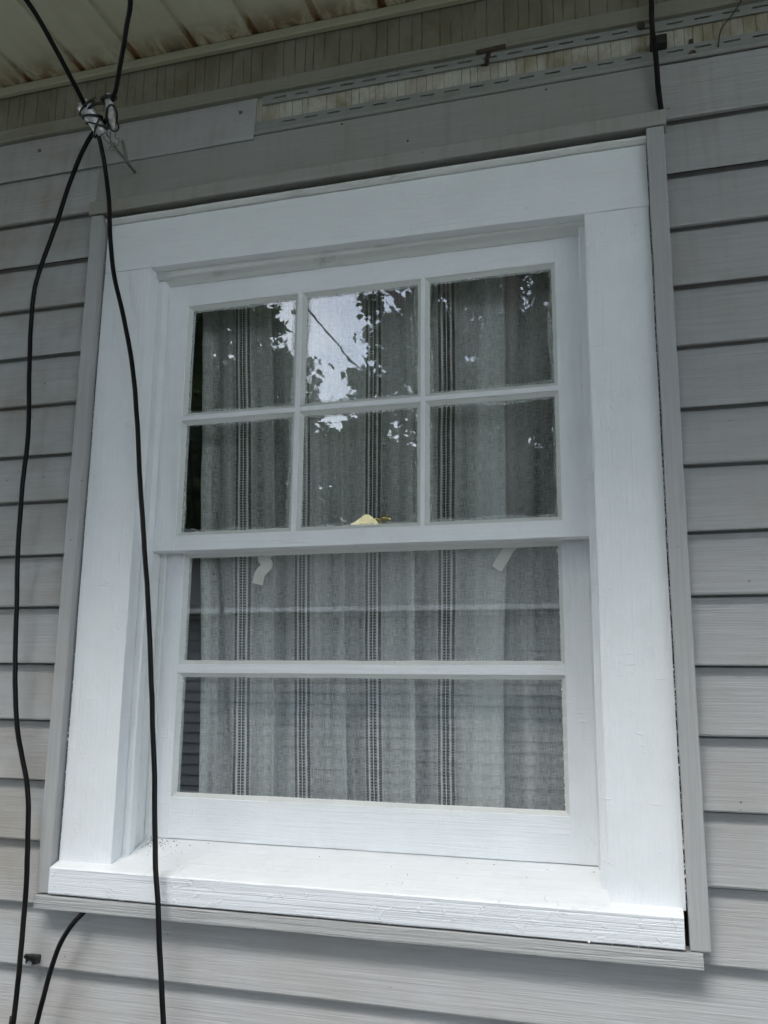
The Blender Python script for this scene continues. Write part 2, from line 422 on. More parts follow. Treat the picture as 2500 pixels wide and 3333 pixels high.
def tube(P, r, sides=10, sub=6, smooth=True, bm=None, taper=None, kink=0.):
    b = bm or bmesh.new(); pts = catmull(P, sub) if sub > 1 else [Vector(p) for p in P]
    if kink: pts = [p + wob(p, kink, 14) + wob(p, kink * .4, 40) for p in pts]
    rings = []; up = Vector((.13, .31, .94)); n = len(pts)
    for i, p in enumerate(pts):
        t = (pts[min(i + 1, n - 1)] - pts[max(i - 1, 0)]).normalized()
        a = t.cross(up)
        if a.length < .2: a = t.cross(Vector((1, 0, 0)))
        a.normalize(); c = a.cross(t); up = c
        rr = r if taper is None else r + (taper - r) * i / (n - 1)
        rings.append([b.verts.new(p + (a * math.cos(k * 2 * math.pi / sides) + c * math.sin(k * 2 * math.pi / sides)) * rr) for k in range(sides)])
    for i in range(n - 1):
        for k in range(sides):
            b.faces.new((rings[i][k], rings[i][(k + 1) % sides], rings[i + 1][(k + 1) % sides], rings[i + 1][k]))
    b.faces.new(rings[0][::-1]); b.faces.new(rings[-1])
    return b
def disc(c, r, h, n=16, axis=(0, -1, 0)):
    ax = Vector(axis).normalized(); b = bmesh.new()
    bmesh.ops.create_cone(b, cap_ends=True, segments=n, radius1=r, radius2=r * .82, depth=h)
    q = Vector((0, 0, 1)).rotation_difference(ax).to_matrix().to_4x4()
    bmesh.ops.transform(b, matrix=Matrix.Translation(Vector(c) + ax * h * .5) @ q, verts=list(b.verts))
    return b

# ------------------------------------------------------------------ setting: ground
b = bmesh.new(); bmesh.ops.create_grid(b, x_segments=2, y_segments=2, size=90)
for v in b.verts: v.co.z = -1.12
tag(link('ground', b, M['lawn']), kind='structure')
tag(link('bounce_slab', board_bm(-8, 8, -4.6, .0, -1.119, -1.09, bev=.01), M['low_bounce_grey']), kind='structure')  # unseen paving added to cut the green light bounced off the lawn

# ------------------------------------------------------------------ house wall: siding, sheathing
ZI = [-.0013, .1006, .2029, .3064, .4107, .5128, .617, .7152, .8198, .9124, 1.0158, 1.1183, 1.2215, 1.3185, 1.4186, 1.5190]
XL, XR = -2.4, 1.6
wall = empty('house_wall', (0, 0, -1.12), 'house wall of grey vinyl clapboard siding around the white window', 'wall')
def clap(x0, x1, z0, z1, gap, under=False, yb=0., yt=.0150, mat='siding', top=True):
    if gap:   # locked bottom edge: small rounded lip over a dark gap
        prof = [(yb + .0150, z0 + .0140), (yb + .0050, z0 + .0140), (yb + .0040, z0 + .0018), (yb + .0030, z0 + .0004), (yb + .0008, z0 + .0004), (yb, z0 + .0024)]
    else:     # moulded step
        prof = [(yb + .0150, z0 + .0080), (yb + .0090, z0 + .0080), (yb + .0080, z0 + .0008), (yb + .0012, z0 + .0010), (yb, z0 + .0038)]
    if under: prof += [(yt - .0003, z1 - .0030), (yt + .0065, z1 + .0005), (yt + .0065, z1 + .010)]
    else: prof += [(yt, z1 + .004)]
    prof += [(yt + (.010 if under else .004), z1 + (.010 if under else .004)), (yb + .0215, z0 + (.018 if gap else .012))]
    n = max(2, int((x1 - x0) / .05))
    return prism_x(prof, x0, x1, n, .0006)
XJL, XJR = -1.0215, .0748     # outer faces of the side trims
for k in range(-12, 16):
    if k >= 0: z0 = ZI[k]
    else: z0 = ZI[0] + k * .102
    z1 = (ZI[k + 1] if k < 15 else 1.622) if k >= 0 else (ZI[0] + (k + 1) * .102)
    gap = (k % 2 == 1)
    if k <= 0: spans = [(XL, XR)]
    elif k <= 13: spans = [(XL, XJL + .020), (XJR - .018, XR)]
    elif k == 14: spans = [(XL, -1.027), (.066, XR)]
    else: spans = [(XL, -.681)]
    for (x0, x1) in spans:
        link('siding_board', clap(x0, x1, z0, z1 + (.004 if k == 14 else 0), gap, under=(k < 14), yt=(.0080 if k == 14 else .0112 if k == 15 else .0150)), M['siding'], wall)
# flat flashing piece over the window
link('flashing_panel', prism_x([(.0016, 1.418), (-.0004, 1.4195), (.0050, 1.5275), (.0090, 1.5285), (.013, 1.42)], -1.0262, .0652, 24, .0006), M['siding_flat'], wall)
# nail hems (slotted strips) left open where a course is missing
def hem(x0, x1, z0, z1, zs, y, ph, name='nail_hem'):
    """strip with real punched slots"""
    b = bmesh.new(); pitch, ln, hh = .0459, .0265, .0017
    xs = []; x = x0
    k = 0; cuts = [x0]
    cx = ph
    while cx - ln / 2 > x0: cx -= pitch
    while cx < x0 + ln: cx += pitch
    sl = []
    while cx + ln / 2 < x1 - .004: sl.append(cx); cx += pitch
    def quad(xa, xb, za, zb):
        v = [b.verts.new(p) for p in ((xa, y, za), (xb, y, za), (xb, y, zb), (xa, y, zb))]; b.faces.new(v)
    prev = x0
    for c in sl:
        quad(prev, c - ln / 2, z0, z1); quad(c - ln / 2, c + ln / 2, z0, zs - hh); quad(c - ln / 2, c + ln / 2, zs + hh, z1)
        prev = c + ln / 2
    quad(prev, x1, z0, z1)
    bmesh.ops.remove_doubles(b, verts=list(b.verts), dist=1e-6)
    r = bmesh.ops.extrude_face_region(b, geom=list(b.faces))
    for v in r['geom']:
        if isinstance(v, bmesh.types.BMVert): v.co.y += .0011
    bmesh.ops.recalc_face_normals(b, faces=list(b.faces))
    for v in b.verts: v.co += wob(v.co, .0008, 6)
    return link(name, b, M['hem'], wall)
for (xa, xb, ph) in ((-.680, .0655, -.335), (.0662, XR, .101)):
    hem(xa, xb, 1.5360, 1.5605, 1.5515, .0080, ph)
    # hooked lock bead below the hem
    link('lock_bead', prism_x([(.0085, 1.5365), (.0030, 1.5365), (.0012, 1.5345), (.0010, 1.5305), (.0040, 1.5288), (.0095, 1.5300)], xa, xb, 16, .0005), M['siding_flat'], wall)
hem(-.668, XR, 1.5955, 1.6260, 1.6060, .0075, -.631)
# grey finish strip under the frieze
link('finish_strip', prism_x([(.012, 1.6150), (-.0012, 1.6150), (-.0034, 1.6168), (-.0034, 1.6200), (-.0020, 1.6225), (-.0015, 1.6385), (-.0035, 1.6410), (.0085, 1.6425)], XL, XR, 70, .0009), M['undersill'], wall)
# old painted boards
board('sheathing_board', XL, XR, .0122, .0335, 1.500, 1.628, M['wood_strip'], wall, bev=.001)
board('frieze_board', XL, XR, .0045, .0330, 1.6395, 1.745, M['wood_upper'], wall, bev=.001, amp=.0007)
# sheathing behind the siding, with the window opening
for (x0, x1, z0, z1) in ((XL, -.900, -1.12, 1.499), (-.050, XR, -1.12, 1.499), (-.8995, -.0505, -1.12, .135), (-.8995, -.0505, 1.30, 1.499)):
    board('sheathing_board', x0, x1, .0345, .150, z0, z1, M['sheathing'], wall, bev=0)
for (x0, x1, z0, z1) in ((XL, XR, 1.5, 1.9),):
    board('wall_plate', x0, x1, .0345, .150, z0, z1, M['sheathing'], wall, bev=0)
# screws, stubs and holes
for (x, z, y, r) in ((-1.180, 1.585, .006, .0042), (-.7135, 1.587, .006, .0042), (.0478, 1.610, .0045, .0068), (.129, 1.5385, .0060, .0068)):
    link('screw', disc((x, y + .001, z), r, .0035), M['steel'] if r < .005 else M['rust'], wall)
for (x, z, y) in ((-.3700, 1.4600, .0012), (-1.203, 1.4425, .0035), (-.500, 1.5205, .0045), (-.118, 1.5180, .0045)):
    link('nail_hole', disc((x, y, z), .0021, .0006, 10), M['hole_shade'], wall)  # flat dark discs paint in the shade inside each hole
board('nail_stub', .1245, .1315, .0075, .0150, 1.5615, 1.5690, M['rust'], wall, bev=.0008)

# ------------------------------------------------------------------ eave
eave = empty('eave', (0, 0, 1.745), 'cream ribbed metal soffit with rust stains along the wall edge', 'soffit')
ZS = 1.745; P = .1318
def soffit_panel(xr):
    # xr: right edge of the groove, panel runs to the next groove
    prof = [(xr - .0145, 0.), (xr - .0115, .0065), (xr - .0035, .0065), (xr, 0.), (xr + P - .0146, 0.), (xr + P - .0146, .009), (xr - .0145, .009)]
    b = bmesh.new(); rows = []
    for i in range(9):
        y = .002 - i * .094
        rows.append([b.verts.new(Vector((x, y, ZS + dz)) + wob(Vector((x, y, 0)), .0009, 12)) for x, dz in prof])
    for i in range(8):
        for j in range(len(prof)):
            b.faces.new((rows[i][j], rows[i][(j + 1) % len(prof)], rows[i + 1][(j + 1) % len(prof)], rows[i + 1][j]))
    b.faces.new(rows[0]); b.faces.new(rows[-1][::-1])
    bmesh.ops.recalc_face_normals(b, faces=list(b.faces))
    return link('soffit_panel', b, M['soffit'], eave)
k = -14
while -.6744 + k * P < XR:
    soffit_panel(-.6744 + k * P); k += 1
link('wall_channel', prism_x([(.0, 1.7245), (-.0105, 1.7245), (-.0115, 1.7262), (-.0105, 1.7425), (-.0085, 1.7435), (.0, 1.7435)], XL, XR, 60, .0009), M['channel'], eave)
board('fascia', XL, XR, -.772, -.750, 1.735, 1.90, M['n_white'], eave, bev=.002)
board('gutter', XL, XR, -.89, -.774, 1.80, 1.90, M['n_white'], eave, bev=.01)
board('roof_deck', XL, XR, -.91, .15, 1.905, 1.93, M['shingle'], eave, bev=0)

# ------------------------------------------------------------------ grey surround
sur = empty('window_surround', (-.47, 0, .1), 'grey vinyl trim strips boxed around the white window casing', 'trim')
board('side_trim', -1.0215, -.9950, -.0160, .030, .1228, 1.3965, M['trim_z'], sur, bev=.0022, amp=.0006)
board('side_trim', .0468, .0748, -.0160, .030, .1215, 1.3985, M['trim_z'], sur, bev=.0022, amp=.0006)
board('top_trim', -1.0275, .0795, -.0175, .012, 1.4000, 1.4275, M['trim_top'], sur, bev=.0022, amp=.0007)
board('bottom_trim', -1.0210, .0640, -.0215, .015, .0985, .1205, M['trim_x'], sur, bev=.0018, amp=.0006)

# ------------------------------------------------------------------ window
win = empty('window', (-.47, .03, .12), 'old white painted wooden sash window, six panes above two wide panes', 'window')
board('side_casing', -.9915, -.8878, 0, .0325, .170, 1.2765, M['paint_z'], win, bev=.0016, amp=.0008, z1b=1.2755)
board('side_casing', -.0602, .0448, 0, .0325, .170, 1.2660, M['paint_z'], win, bev=.0016, amp=.0008, z1b=1.2645)
board('head_casing', -.9915, .0455, .0004, .0325, 1.2777, 1.3785, M['paint_head'], win, bev=.0014, amp=.0008, z0b=1.2652)
link('cap_moulding', prism_x([(.020, 1.3792), (.0005, 1.3792), (-.0030, 1.3795), (-.0062, 1.3815), (-.0095, 1.3840), (-.0108, 1.3865), (-.0100, 1.3885), (-.0075, 1.3893), (.020, 1.3905)], -.9925, .0500, 40, .0008), M['paint_stop'], win)
# blind stops
board('blind_stop', -.9000, -.8745, .0330, .0520, .180, 1.2610, M['paint_x'] if 0 else M['paint_z'], win, bev=.0016, amp=.0006)
board('blind_stop', -.0728, -.0500, .0330, .0520, .180, 1.2630, M['paint_z'], win, bev=.0016, amp=.0006)
link('head_stop', prism_x([(.0230, 1.3000), (.0230, 1.2655), (.0260, 1.2632), (.0400, 1.2608), (.0500, 1.2562), (.0520, 1.2558), (.0520, 1.3000)], -.8990, -.0510, 34, .0009), M['paint_stop'], win)
# jambs and parting beads
board('jamb', -.8990, -.8800, .0525, .160, .180, 1.30, M['paint_old'], win, bev=0)
board('jamb', -.0675, -.0510, .0525, .160, .180, 1.30, M['paint_old'], win, bev=0)
board('head_jamb', -.8795, -.0680, .0525, .160, 1.262, 1.30, M['paint_old'], win, bev=0)
board('parting_bead', -.8798, -.8690, .0880, .0958, .190, 1.262, M['paint_old'], win, bev=.001, amp=.0005)
board('parting_bead', -.0788, -.0680, .0880, .0958, .190, 1.262, M['paint_old'], win, bev=.001, amp=.0005)
# sill: sloping top, weathered front edge
SL = .302
def zsill(y): return .1738 + SL * y
o = link('sill', prism_x([(-.0205, zsill(-.0205)), (-.0085, zsill(-.0085)), (.05, zsill(.05)), (.150, zsill(.150)), (.150, .140), (-.0120, .1235), (-.0208, .1235), (-.0222, .1252), (-.0225, .1400), (-.0224, .1655)], -.9925, .0405, 60, .0008), M['paint_sill'], win)
o.data.materials.append(M['sill_front'])
for f in o.data.polygons:
    if f.normal.y < -.8: f.material_index = 1

def sash(name, x0, x1, y0, y1, z0, z1, ox0, ox1, oz0, oz1, vm, hm, mats, label=None, panes0=0, lip=.0075, gy=.0105):
    """vm / hm: list of (lo, hi) muntin faces. Stiles run full height; putty slopes run round every pane"""
    s = link(name, board_bm(x0, ox0, y0, y1, z0, z1, bev=.0013, amp=.0006), mats[0], win)
    s.name = name
    board('stile', ox1, x1, y0, y1, z0, z1, mats[0], s, bev=.0013, amp=.0006)
    board('top_rail', ox0 - .004, ox1 + .004, y0 + .0006, y1, oz1, z1, mats[1], s, bev=.0013, amp=.0006)
    board('bottom_rail', ox0 - .004, ox1 + .004, y0 + .0006, y1, z0, oz0, mats[1], s, bev=.0013, amp=.0006)
    for (a_, c_) in vm: board('muntin', a_, c_, y0 + .0006, y1 - .004, oz0 - .001, oz1 + .001, mats[0], s, bev=.0010, amp=.0005)
    xs = [ox0] + [q for mm in vm for q in mm] + [ox1]
    zs = [oz0] + [q for mm in hm for q in mm] + [oz1]
    for (a_, c_) in hm:
        for i in range(0, len(xs), 2):
            board('muntin', xs[i] - .0006, xs[i + 1] + .0006, y0 + .0002, y1 - .004, a_, c_, mats[1], s, bev=.0010, amp=.0005)
    k = panes0
    for j in range(len(zs) - 2, -1, -2):
        for i in range(0, len(xs), 2):
            xa, xb, za, zb = xs[i], xs[i + 1], zs[j], zs[j + 1]
            g = link('glass_pane', board_bm(xa - .002, xb + .002, y0 + gy, y0 + gy + .0025, za - .002, zb + .002, bev=0), GL[k], s); k += 1
            # putty: mitred slope from the face edge down to the glass
            b = bmesh.new(); n = 40; f0 = []; f1 = []; 
            def per(t, inset, amp):
                w, h = xb - xa - 2 * inset, zb - za - 2 * inset
                c = [(xa + inset, za + inset), (xb - inset, za + inset), (xb - inset, zb - inset), (xa + inset, zb - inset)]
                e = int(t) % 4; fr = t - int(t); p, q = c[e], c[(e + 1) % 4]
                return p[0] + (q[0] - p[0]) * fr, p[1] + (q[1] - p[1]) * fr
            m_ = 28
            for q in range(4 * m_):
                t = q / m_
                x, z = per(t, -.0008, 0); f0.append(b.verts.new((x, y0 + .0022, z)))
                x, z = per(t, lip, 0)
                e = (t % 1) not in (0,)
                jx = noise.noise(Vector((x * 70, z * 70, k * 3.))) * .0011 if e else 0
                f1.append(b.verts.new((x + jx, y0 + gy - .0004, z + jx)))
            for q in range(4 * m_):
                b.faces.new((f0[q], f0[(q + 1) % (4 * m_)], f1[(q + 1) % (4 * m_)], f1[q]))
            bmesh.ops.recalc_face_normals(b, faces=list(b.faces))
            for f in b.faces:
                if f.normal.y > 0: f.normal_flip()
            link('putty', b, M['putty'], s)
    return s
up = sash('upper_sash', -.8785, -.0695, .0525, .0865, .7220, 1.2600, -.8315, -.1160, .7510, 1.2112,
          [(-.5985, -.5893), (-.3578, -.3502)], [(.9755, .9848)], (M['paint_z'], M['paint_head']))
lo = sash('lower_sash', -.8780, -.0700, .0965, .1305, .2048, .7570, -.8345, -.1215, .2765, .7230,
          [], [(.4985, .5145)], (M['paint_z'], M['paint_x']), panes0=6)
# smears of paint and old putty that lap onto the glass
def smear(parent, x0, x1, z0, z1, y, wdt, seed):
    b = bmesh.new(); m_ = 60
    c = [(x0, z0), (x1, z0), (x1, z1), (x0, z1)]
    for e in range(4):
        p, q = Vector(c[e]), Vector(c[(e + 1) % 4]); d = (q - p).normalized(); n = Vector((-d.y, d.x))
        prev = None
        for i in range(m_ + 1):
            a_ = p.lerp(q, i / m_)
            w = wdt * (.35 + .9 * abs(noise.noise(Vector((a_.x * 9 + seed, a_.y * 9, e))))) + .0012 * noise.noise(Vector((a_.x * 120, a_.y * 120, seed)))
            bb = a_ + n * max(.0008, w)
            r = (b.verts.new((a_.x, y, a_.y)), b.verts.new((bb.x, y, bb.y)))
            if prev: b.faces.new((prev[0], r[0], r[1], prev[1]))
            prev = r
    link('paint_smear', b, M['smear'], parent)
k = 0
for (za, zb) in ((.9848, 1.2112), (.7510, .9755)):
    for (xa, xb) in ((-.8315, -.5985), (-.5893, -.3578), (-.3502, -.1160)):
        smear(up, xa + .006, xb - .006, za + .006, zb - .006, .0625, .011, k * 5.3); k += 1
smear(lo, -.8285, -.1275, .2825, .4925, .1065, .005, 50); smear(lo, -.8285, -.1275, .5205, .717, .1065, .004, 61)

# small loose and lumpy things: dirt on the sill, paint flakes along the joints, old nail heads
def specks(name, pts, size, mat, parent, seed):
    rnd = random.Random(seed); b = bmesh.new()
    for (x, y, z) in pts:
        s_ = size * rnd.uniform(.4, 1.5)
        v = [b.verts.new((x + rnd.gauss(0, s_), y + rnd.gauss(0, s_ * .5), z + rnd.gauss(0, s_))) for _ in range(5)]
        for f in ((0, 1, 2), (0, 2, 3), (0, 3, 4), (1, 2, 4), (0, 1, 4), (2, 3, 4)): b.faces.new([v[i] for i in f])
    return tag(link(name, b, mat, parent), kind='stuff')
rnd = random.Random(11); P_ = []
for _ in range(80):
    x = -.868 + abs(rnd.gauss(0, .035)); y = .092 - abs(rnd.gauss(0, .022)); P_.append((x, y, zsill(y) + .0004))
for _ in range(16):
    x = rnd.uniform(-.86, -.08); y = rnd.uniform(.0, .09); P_.append((x, y, zsill(y) + .0004))
specks('debris', P_, .0007, M['rust'], win, 1)
P_ = []
for _ in range(420):
    z = rnd.uniform(.18, 1.37); P_.append((.0452 + rnd.uniform(0, .0012), .0006 + rnd.uniform(0, .002), z))
for _ in range(260):
    z = rnd.uniform(.18, 1.37); P_.append((-.9918 - rnd.uniform(0, .0010), .001 + rnd.uniform(0, .002), z))
for _ in range(14):
    P_.append((rnd.uniform(-.99, .03), -.0222, .1232 + rnd.uniform(-.0008, .0008)))
for _ in range(160):
    z = rnd.choice((rnd.uniform(.50, .72), rnd.uniform(.28, .49))); P_.append((rnd.choice((-.1285, -.8270)), .1045, z))
for _ in range(90):
    P_.append((rnd.uniform(-.83, -.12), .0995, rnd.choice((.5150, .2768))))
specks('paint_flakes', P_, .0011, M['paint_sill'], win, 2)
for (x, z) in ((.002, .779), (.008, .965), (-.0137, .5017), (-.952, .9594), (-.9757, .9612), (-.9747, .5675), (-.9721, .8405), (-.9690, .3300), (.030, 1.24), (-.60, 1.30)):
    link('nail_head', disc((x, .0006, z), .0036, .0009, 14), M['paint_z'], win, smooth=False)

# brass lock on the meeting rail
xs0, xs1, zb0 = -.5030, -.4450, .7665
cx = -.4745
prof = []
for i in range(41):
    t = i / 40; x = xs0 + (xs1 - xs0) * t
    d = abs(x - cx) / .0125
    z = zb0 + .0056 + .0165 * (max(0, math.cos(min(d, 1.9) / 1.9 * math.pi)) if 0 else (.5 + .5 * math.cos(min(d * 1.45, math.pi))) if d * 1.45 < math.pi else 0)
    prof.append((x, z))
b = bmesh.new()
fr = [b.verts.new((xs0, .1075, zb0 - .006))] + [b.verts.new((x, .1075, z)) for x, z in prof] + [b.verts.new((xs1, .1075, zb0 - .006))]
f = b.faces.new(fr); r = bmesh.ops.extrude_face_region(b, geom=[f])
for v in r['geom']:
    if isinstance(v, bmesh.types.BMVert): v.co.y += .0025
bmesh.ops.recalc_face_normals(b, faces=list(b.faces))
bmesh.ops.rotate(b, cent=(-.4745, .1075, .762), matrix=Matrix.Rotation(R(-16), 3, 'X'), verts=list(b.verts))  # tipped back so the plate mirrors open sky
lock = link('sash_lock', b, M['brass_face'], lo)
b = board_bm(-.4700, -.4440, .1130, .1230, .7700, .7790, bev=.002)
link('lock_housing', b, M['brass'], lo)
b = tube([(-.4480, .1080, .770), (-.4440, .1050, .7745), (-.4370, .1040, .7765), (-.4310, .1050, .7760), (-.4270, .1070, .7740)], .0042, 10, 4, taper=.0050)
link('lock_lever', b, M['brass'], lo, smooth=True)

# ------------------------------------------------------------------ room behind
def room_board(nm, *a_, mat='room'):
    o = link(nm, board_bm(*a_, bev=0), M[mat]); return tag(o, kind='structure')
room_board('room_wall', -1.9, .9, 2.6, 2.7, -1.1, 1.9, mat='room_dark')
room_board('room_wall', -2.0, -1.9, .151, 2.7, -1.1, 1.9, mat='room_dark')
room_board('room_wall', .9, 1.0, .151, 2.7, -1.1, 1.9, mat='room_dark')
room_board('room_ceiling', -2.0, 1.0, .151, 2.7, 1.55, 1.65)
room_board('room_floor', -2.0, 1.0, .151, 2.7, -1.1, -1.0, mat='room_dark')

# ------------------------------------------------------------------ curtain
# stations along the cloth: x at the bottom (z .28), x at the top (z 1.25), depth
ST = [(-.8040, -.8500, .1510), (-.7975, -.8440, .1490), (-.7900, -.8330, .1540), (-.7790, -.8200, .1640), (-.7620, -.8050, .1600),
      (-.7430, -.7850, .1570), (-.7204, -.7649, .1570), (-.6950, -.7400, .1600), (-.6640, -.7080, .1640), (-.6560, -.7010, .1600),
      (-.6600, -.7045, .1680), (-.6680, -.7120, .1720), (-.6560, -.7000, .1750), (-.6350, -.6700, .1680), (-.6031, -.6323, .1600), (-.5800, -.6080, .1580),
      (-.5500, -.5800, .1620), (-.5250, -.5560, .1680), (-.5210, -.5520, .1640), (-.5260, -.5570, .1720), (-.5080, -.5380, .1740), (-.4900, -.5050, .1660),
      (-.4685, -.4810, .1600), (-.4450, -.4560, .1580), (-.4150, -.4200, .1600), (-.3920, -.3990, .1580), (-.3960, -.4030, .1660), (-.4030, -.4100, .1720), (-.3850, -.3900, .1740),
      (-.3600, -.3600, .1680), (-.3366, -.3335, .1620), (-.3150, -.3100, .1590), (-.3010, -.2930, .1570), (-.2700, -.2560, .1550), (-.2380, -.2230, .1560),
      (-.2350, -.2190, .1600), (-.2600, -.2400, .1680), (-.2950, -.2700, .1740), (-.2800, -.2600, .1790), (-.2500, -.2300, .1760), (-.2150, -.2000, .1700),
      (-.1900, -.1750, .1640), (-.1700, -.1560, .1660), (-.1407, -.1160, .1660), (-.1200, -.0950, .1630), (-.0900, -.0650, .1600)]
def curtain():
    NZ = 150; z0, z1 = .12, 1.42
    # resample stations
    fine = []
    for i in range(len(ST) - 1):
        for s in range(4):
            t = s / 4; p0 = ST[max(i - 1, 0)]; p1 = ST[i]; p2 = ST[i + 1]; p3 = ST[min(i + 2, len(ST) - 1)]
            fine.append(tuple(.5 * (2 * p1[k] + (-p0[k] + p2[k]) * t + (2 * p0[k] - 5 * p1[k] + 4 * p2[k] - p3[k]) * t * t + (-p0[k] + 3 * p1[k] - 3 * p2[k] + p3[k]) * t ** 3) for k in range(3)))
    fine.append(ST[-1])
    u = [0.]
    for i in range(1, len(fine)):
        u.append(u[-1] + math.hypot(fine[i][0] - fine[i - 1][0], fine[i][2] - fine[i - 1][2]))
    us = {i: u[i * 4] for i in range(len(ST))}
    me = bpy.data.meshes.new('curtain'); verts = []; faces = []; uvs = []
    W_ = len(fine)
    for j in range(NZ + 1):
        z = z0 + (z1 - z0) * j / NZ; t = (z - .28) / (1.25 - .28)
        for i, (xb, xt, y) in enumerate(fine):
            x = xb + (xt - xb) * t
            a_ = .0025 * noise.noise(Vector((u[i] * 7, z * 2.2, 1.))) + .0016 * noise.noise(Vector((u[i] * 16, z * 6, 4.)))
            zc_ = .425 + .012 * noise.noise(Vector((u[i] * 6, 0, 3.))); a_ -= .0022 * math.exp(-((z - zc_) / .006) ** 2) * (.4 + noise.noise(Vector((u[i] * 11, 2., 3.))))
            wx = .0042 * noise.noise(Vector((u[i] * 4, z * 3.1, 9.))) + .0012 * noise.noise(Vector((u[i] * 9, z * 12, 2.)))
            # the ties pull the cloth in a little at their height
            for (tx, tz) in ((-.668, .73), (-.205, .73)):
                d = math.hypot((x - tx) / .06, (z - tz) / .09); wx += (tx - x) * .10 * math.exp(-d * d)
            verts.append((x + wx, .1615 + (y - .1615) * 1.35 + a_, z)); uvs.append((u[i], z))
    for j in range(NZ):
        for i in range(W_ - 1):
            a_ = j * W_ + i; faces.append((a_, a_ + 1, a_ + W_ + 1, a_ + W_))
    me.from_pydata(verts, [], faces); uvl = me.uv_layers.new(name='UVMap')
    for p in me.polygons:
        p.use_smooth = True
        for li in p.loop_indices: uvl.data[li].uv = uvs[me.loops[li].vertex_index]
    me.materials.append(curtain_mat({'full': [us[6], us[14], us[22], us[30]], 'single': [us[35] - .004, us[43] + .004, us[43] + .018]}))
    o = bpy.data.objects.new('curtain', me); C.objects.link(o)
    tag(o, 'sheer grey-white linen curtain with open ladder-stitch stripes behind the panes', 'curtain')
    # turned hem down the left edge: a second layer of cloth
    hv, hf, hu = [], [], []
    for j in range(NZ + 1):
        for i in (0, 3, 6, 9):
            v = verts[j * W_ + i]; hv.append((v[0] + .0002, v[1] - .0012, v[2])); hu.append((u[i] + 5.3, v[2]))
    for j in range(NZ):
        for i in range(3): a_ = j * 4 + i; hf.append((a_, a_ + 1, a_ + 5, a_ + 4))
    m2 = bpy.data.meshes.new('hem'); m2.from_pydata(hv, [], hf); ul = m2.uv_layers.new(name='UVMap')
    for p in m2.polygons:
        p.use_smooth = True
        for li in p.loop_indices: ul.data[li].uv = hu[m2.loops[li].vertex_index]
    m2.materials.append(me.materials[0]); h = bpy.data.objects.new('hem', m2); C.objects.link(h); h.parent = o
curtain()
room_b = tag(link('curtain_rod', tube([(-.93, .168, 1.40), (-.02, .168, 1.40)], .005, 8, 1), M['steel']), 'thin curtain rod above the upper sash behind the glass', 'rod')

def strap(P, w, th, wn):
    """flat cloth tape along P"""
    b = bmesh.new(); pts = catmull(P, 6); rows = []
    for i, p in enumerate(pts):
        t = (pts[min(i + 1, len(pts) - 1)] - pts[max(i - 1, 0)]).normalized()
        s_ = t.cross(Vector(wn)).normalized(); n = s_.cross(t).normalized()
        rows.append([b.verts.new(p + s_ * w * q + n * (th * .5 * r)) for q, r in ((-.5, -1), (-.42, -1.6), (0, -1), (.42, -1.6), (.5, -1), (.5, 1), (-.5, 1))])
    k = 7
    for i in range(len(rows) - 1):
        for j in range(k): b.faces.new((rows[i][j], rows[i][(j + 1) % k], rows[i + 1][(j + 1) % k], rows[i + 1][j]))
    b.faces.new(rows[0]); b.faces.new(rows[-1][::-1]); bmesh.ops.recalc_face_normals(b, faces=list(b.faces))
    return b
o = link('curtain_tie', strap([(-.664, .148, .752), (-.670, .140, .732), (-.686, .132, .716), (-.678, .137, .703), (-.690, .131, .686), (-.697, .136, .666)], .020, .0016, (0.3, -1, .1)), M['tape'], smooth=False)
tag(o, 'cream cloth tie hanging straight down near the left stripes of the curtain', 'curtain tie', 'cloth ties on the curtain')
o = link('curtain_tie', strap([(-.168, .146, .748), (-.190, .142, .738), (-.212, .139, .725), (-.228, .140, .702), (-.240, .142, .684)], .020, .0016, (0, -1, .2)), M['tape'])
tag(o, 'cream cloth tie bent to the left at the right side of the curtain', 'curtain tie', 'cloth ties on the curtain')

# ------------------------------------------------------------------ cables
def cable(P, r, label, sub=7):
    o = link('cable', tube(P, r, 12, sub, kink=.0009), M['cable'], smooth=True); return tag(o, label, 'cable')
POLE = (-3.4, -13.2, 5.6)
def sag(p, q, n=10, s=.25):
    p, q = Vector(p), Vector(q)
    return [p.lerp(q, t) - Vector((0, 0, s * 4 * t * (1 - t))) for t in [i / n for i in range(n + 1)]]
A0 = (-.9798, -.30, 1.6448)
drop = sag((-1.02, -.62, 1.73), POLE, 12, .35)
cable([tuple(p) for p in drop[::-1]] + [(-.988, -.42, 1.672), A0, (-.9711, -.24, 1.6111), (-.9773, -.16, 1.5838), (-.9855, -.11, 1.5719), (-.9800, -.088, 1.553), (-.9727, -.078, 1.5219), (-.9707, -.060, 1.4857), (-.967, -.05, 1.4446), (-.9605, -.045, 1.3929), (-.954, -.042, 1.3224), (-.9441, -.04, 1.2597), (-.933, -.038, 1.2142), (-.9096, -.036, 1.1361), (-.887, -.036, 1.0459), (-.8738, -.036, .9643), (-.8617, -.036, .8684), (-.845, -.036, .7514), (-.828, -.036, .634), (-.8111, -.036, .4884), (-.7981, -.037, .3779), (-.7872, -.038, .2706), (-.779, -.04, .1849), (-.7703, -.04, .1243), (-.7598, -.038, .0328), (-.7511, -.036, -.0491), (-.7419, -.036, -.1213), (-.735, -.036, -.4), (-.73, -.03, -1.1)],
      .0044, 'black cable from the upper left clamp hanging down across the left window casing')
drop2 = sag((-.70, -.66, 1.70), (POLE[0] + .1, POLE[1], POLE[2] - .25), 12, .75)
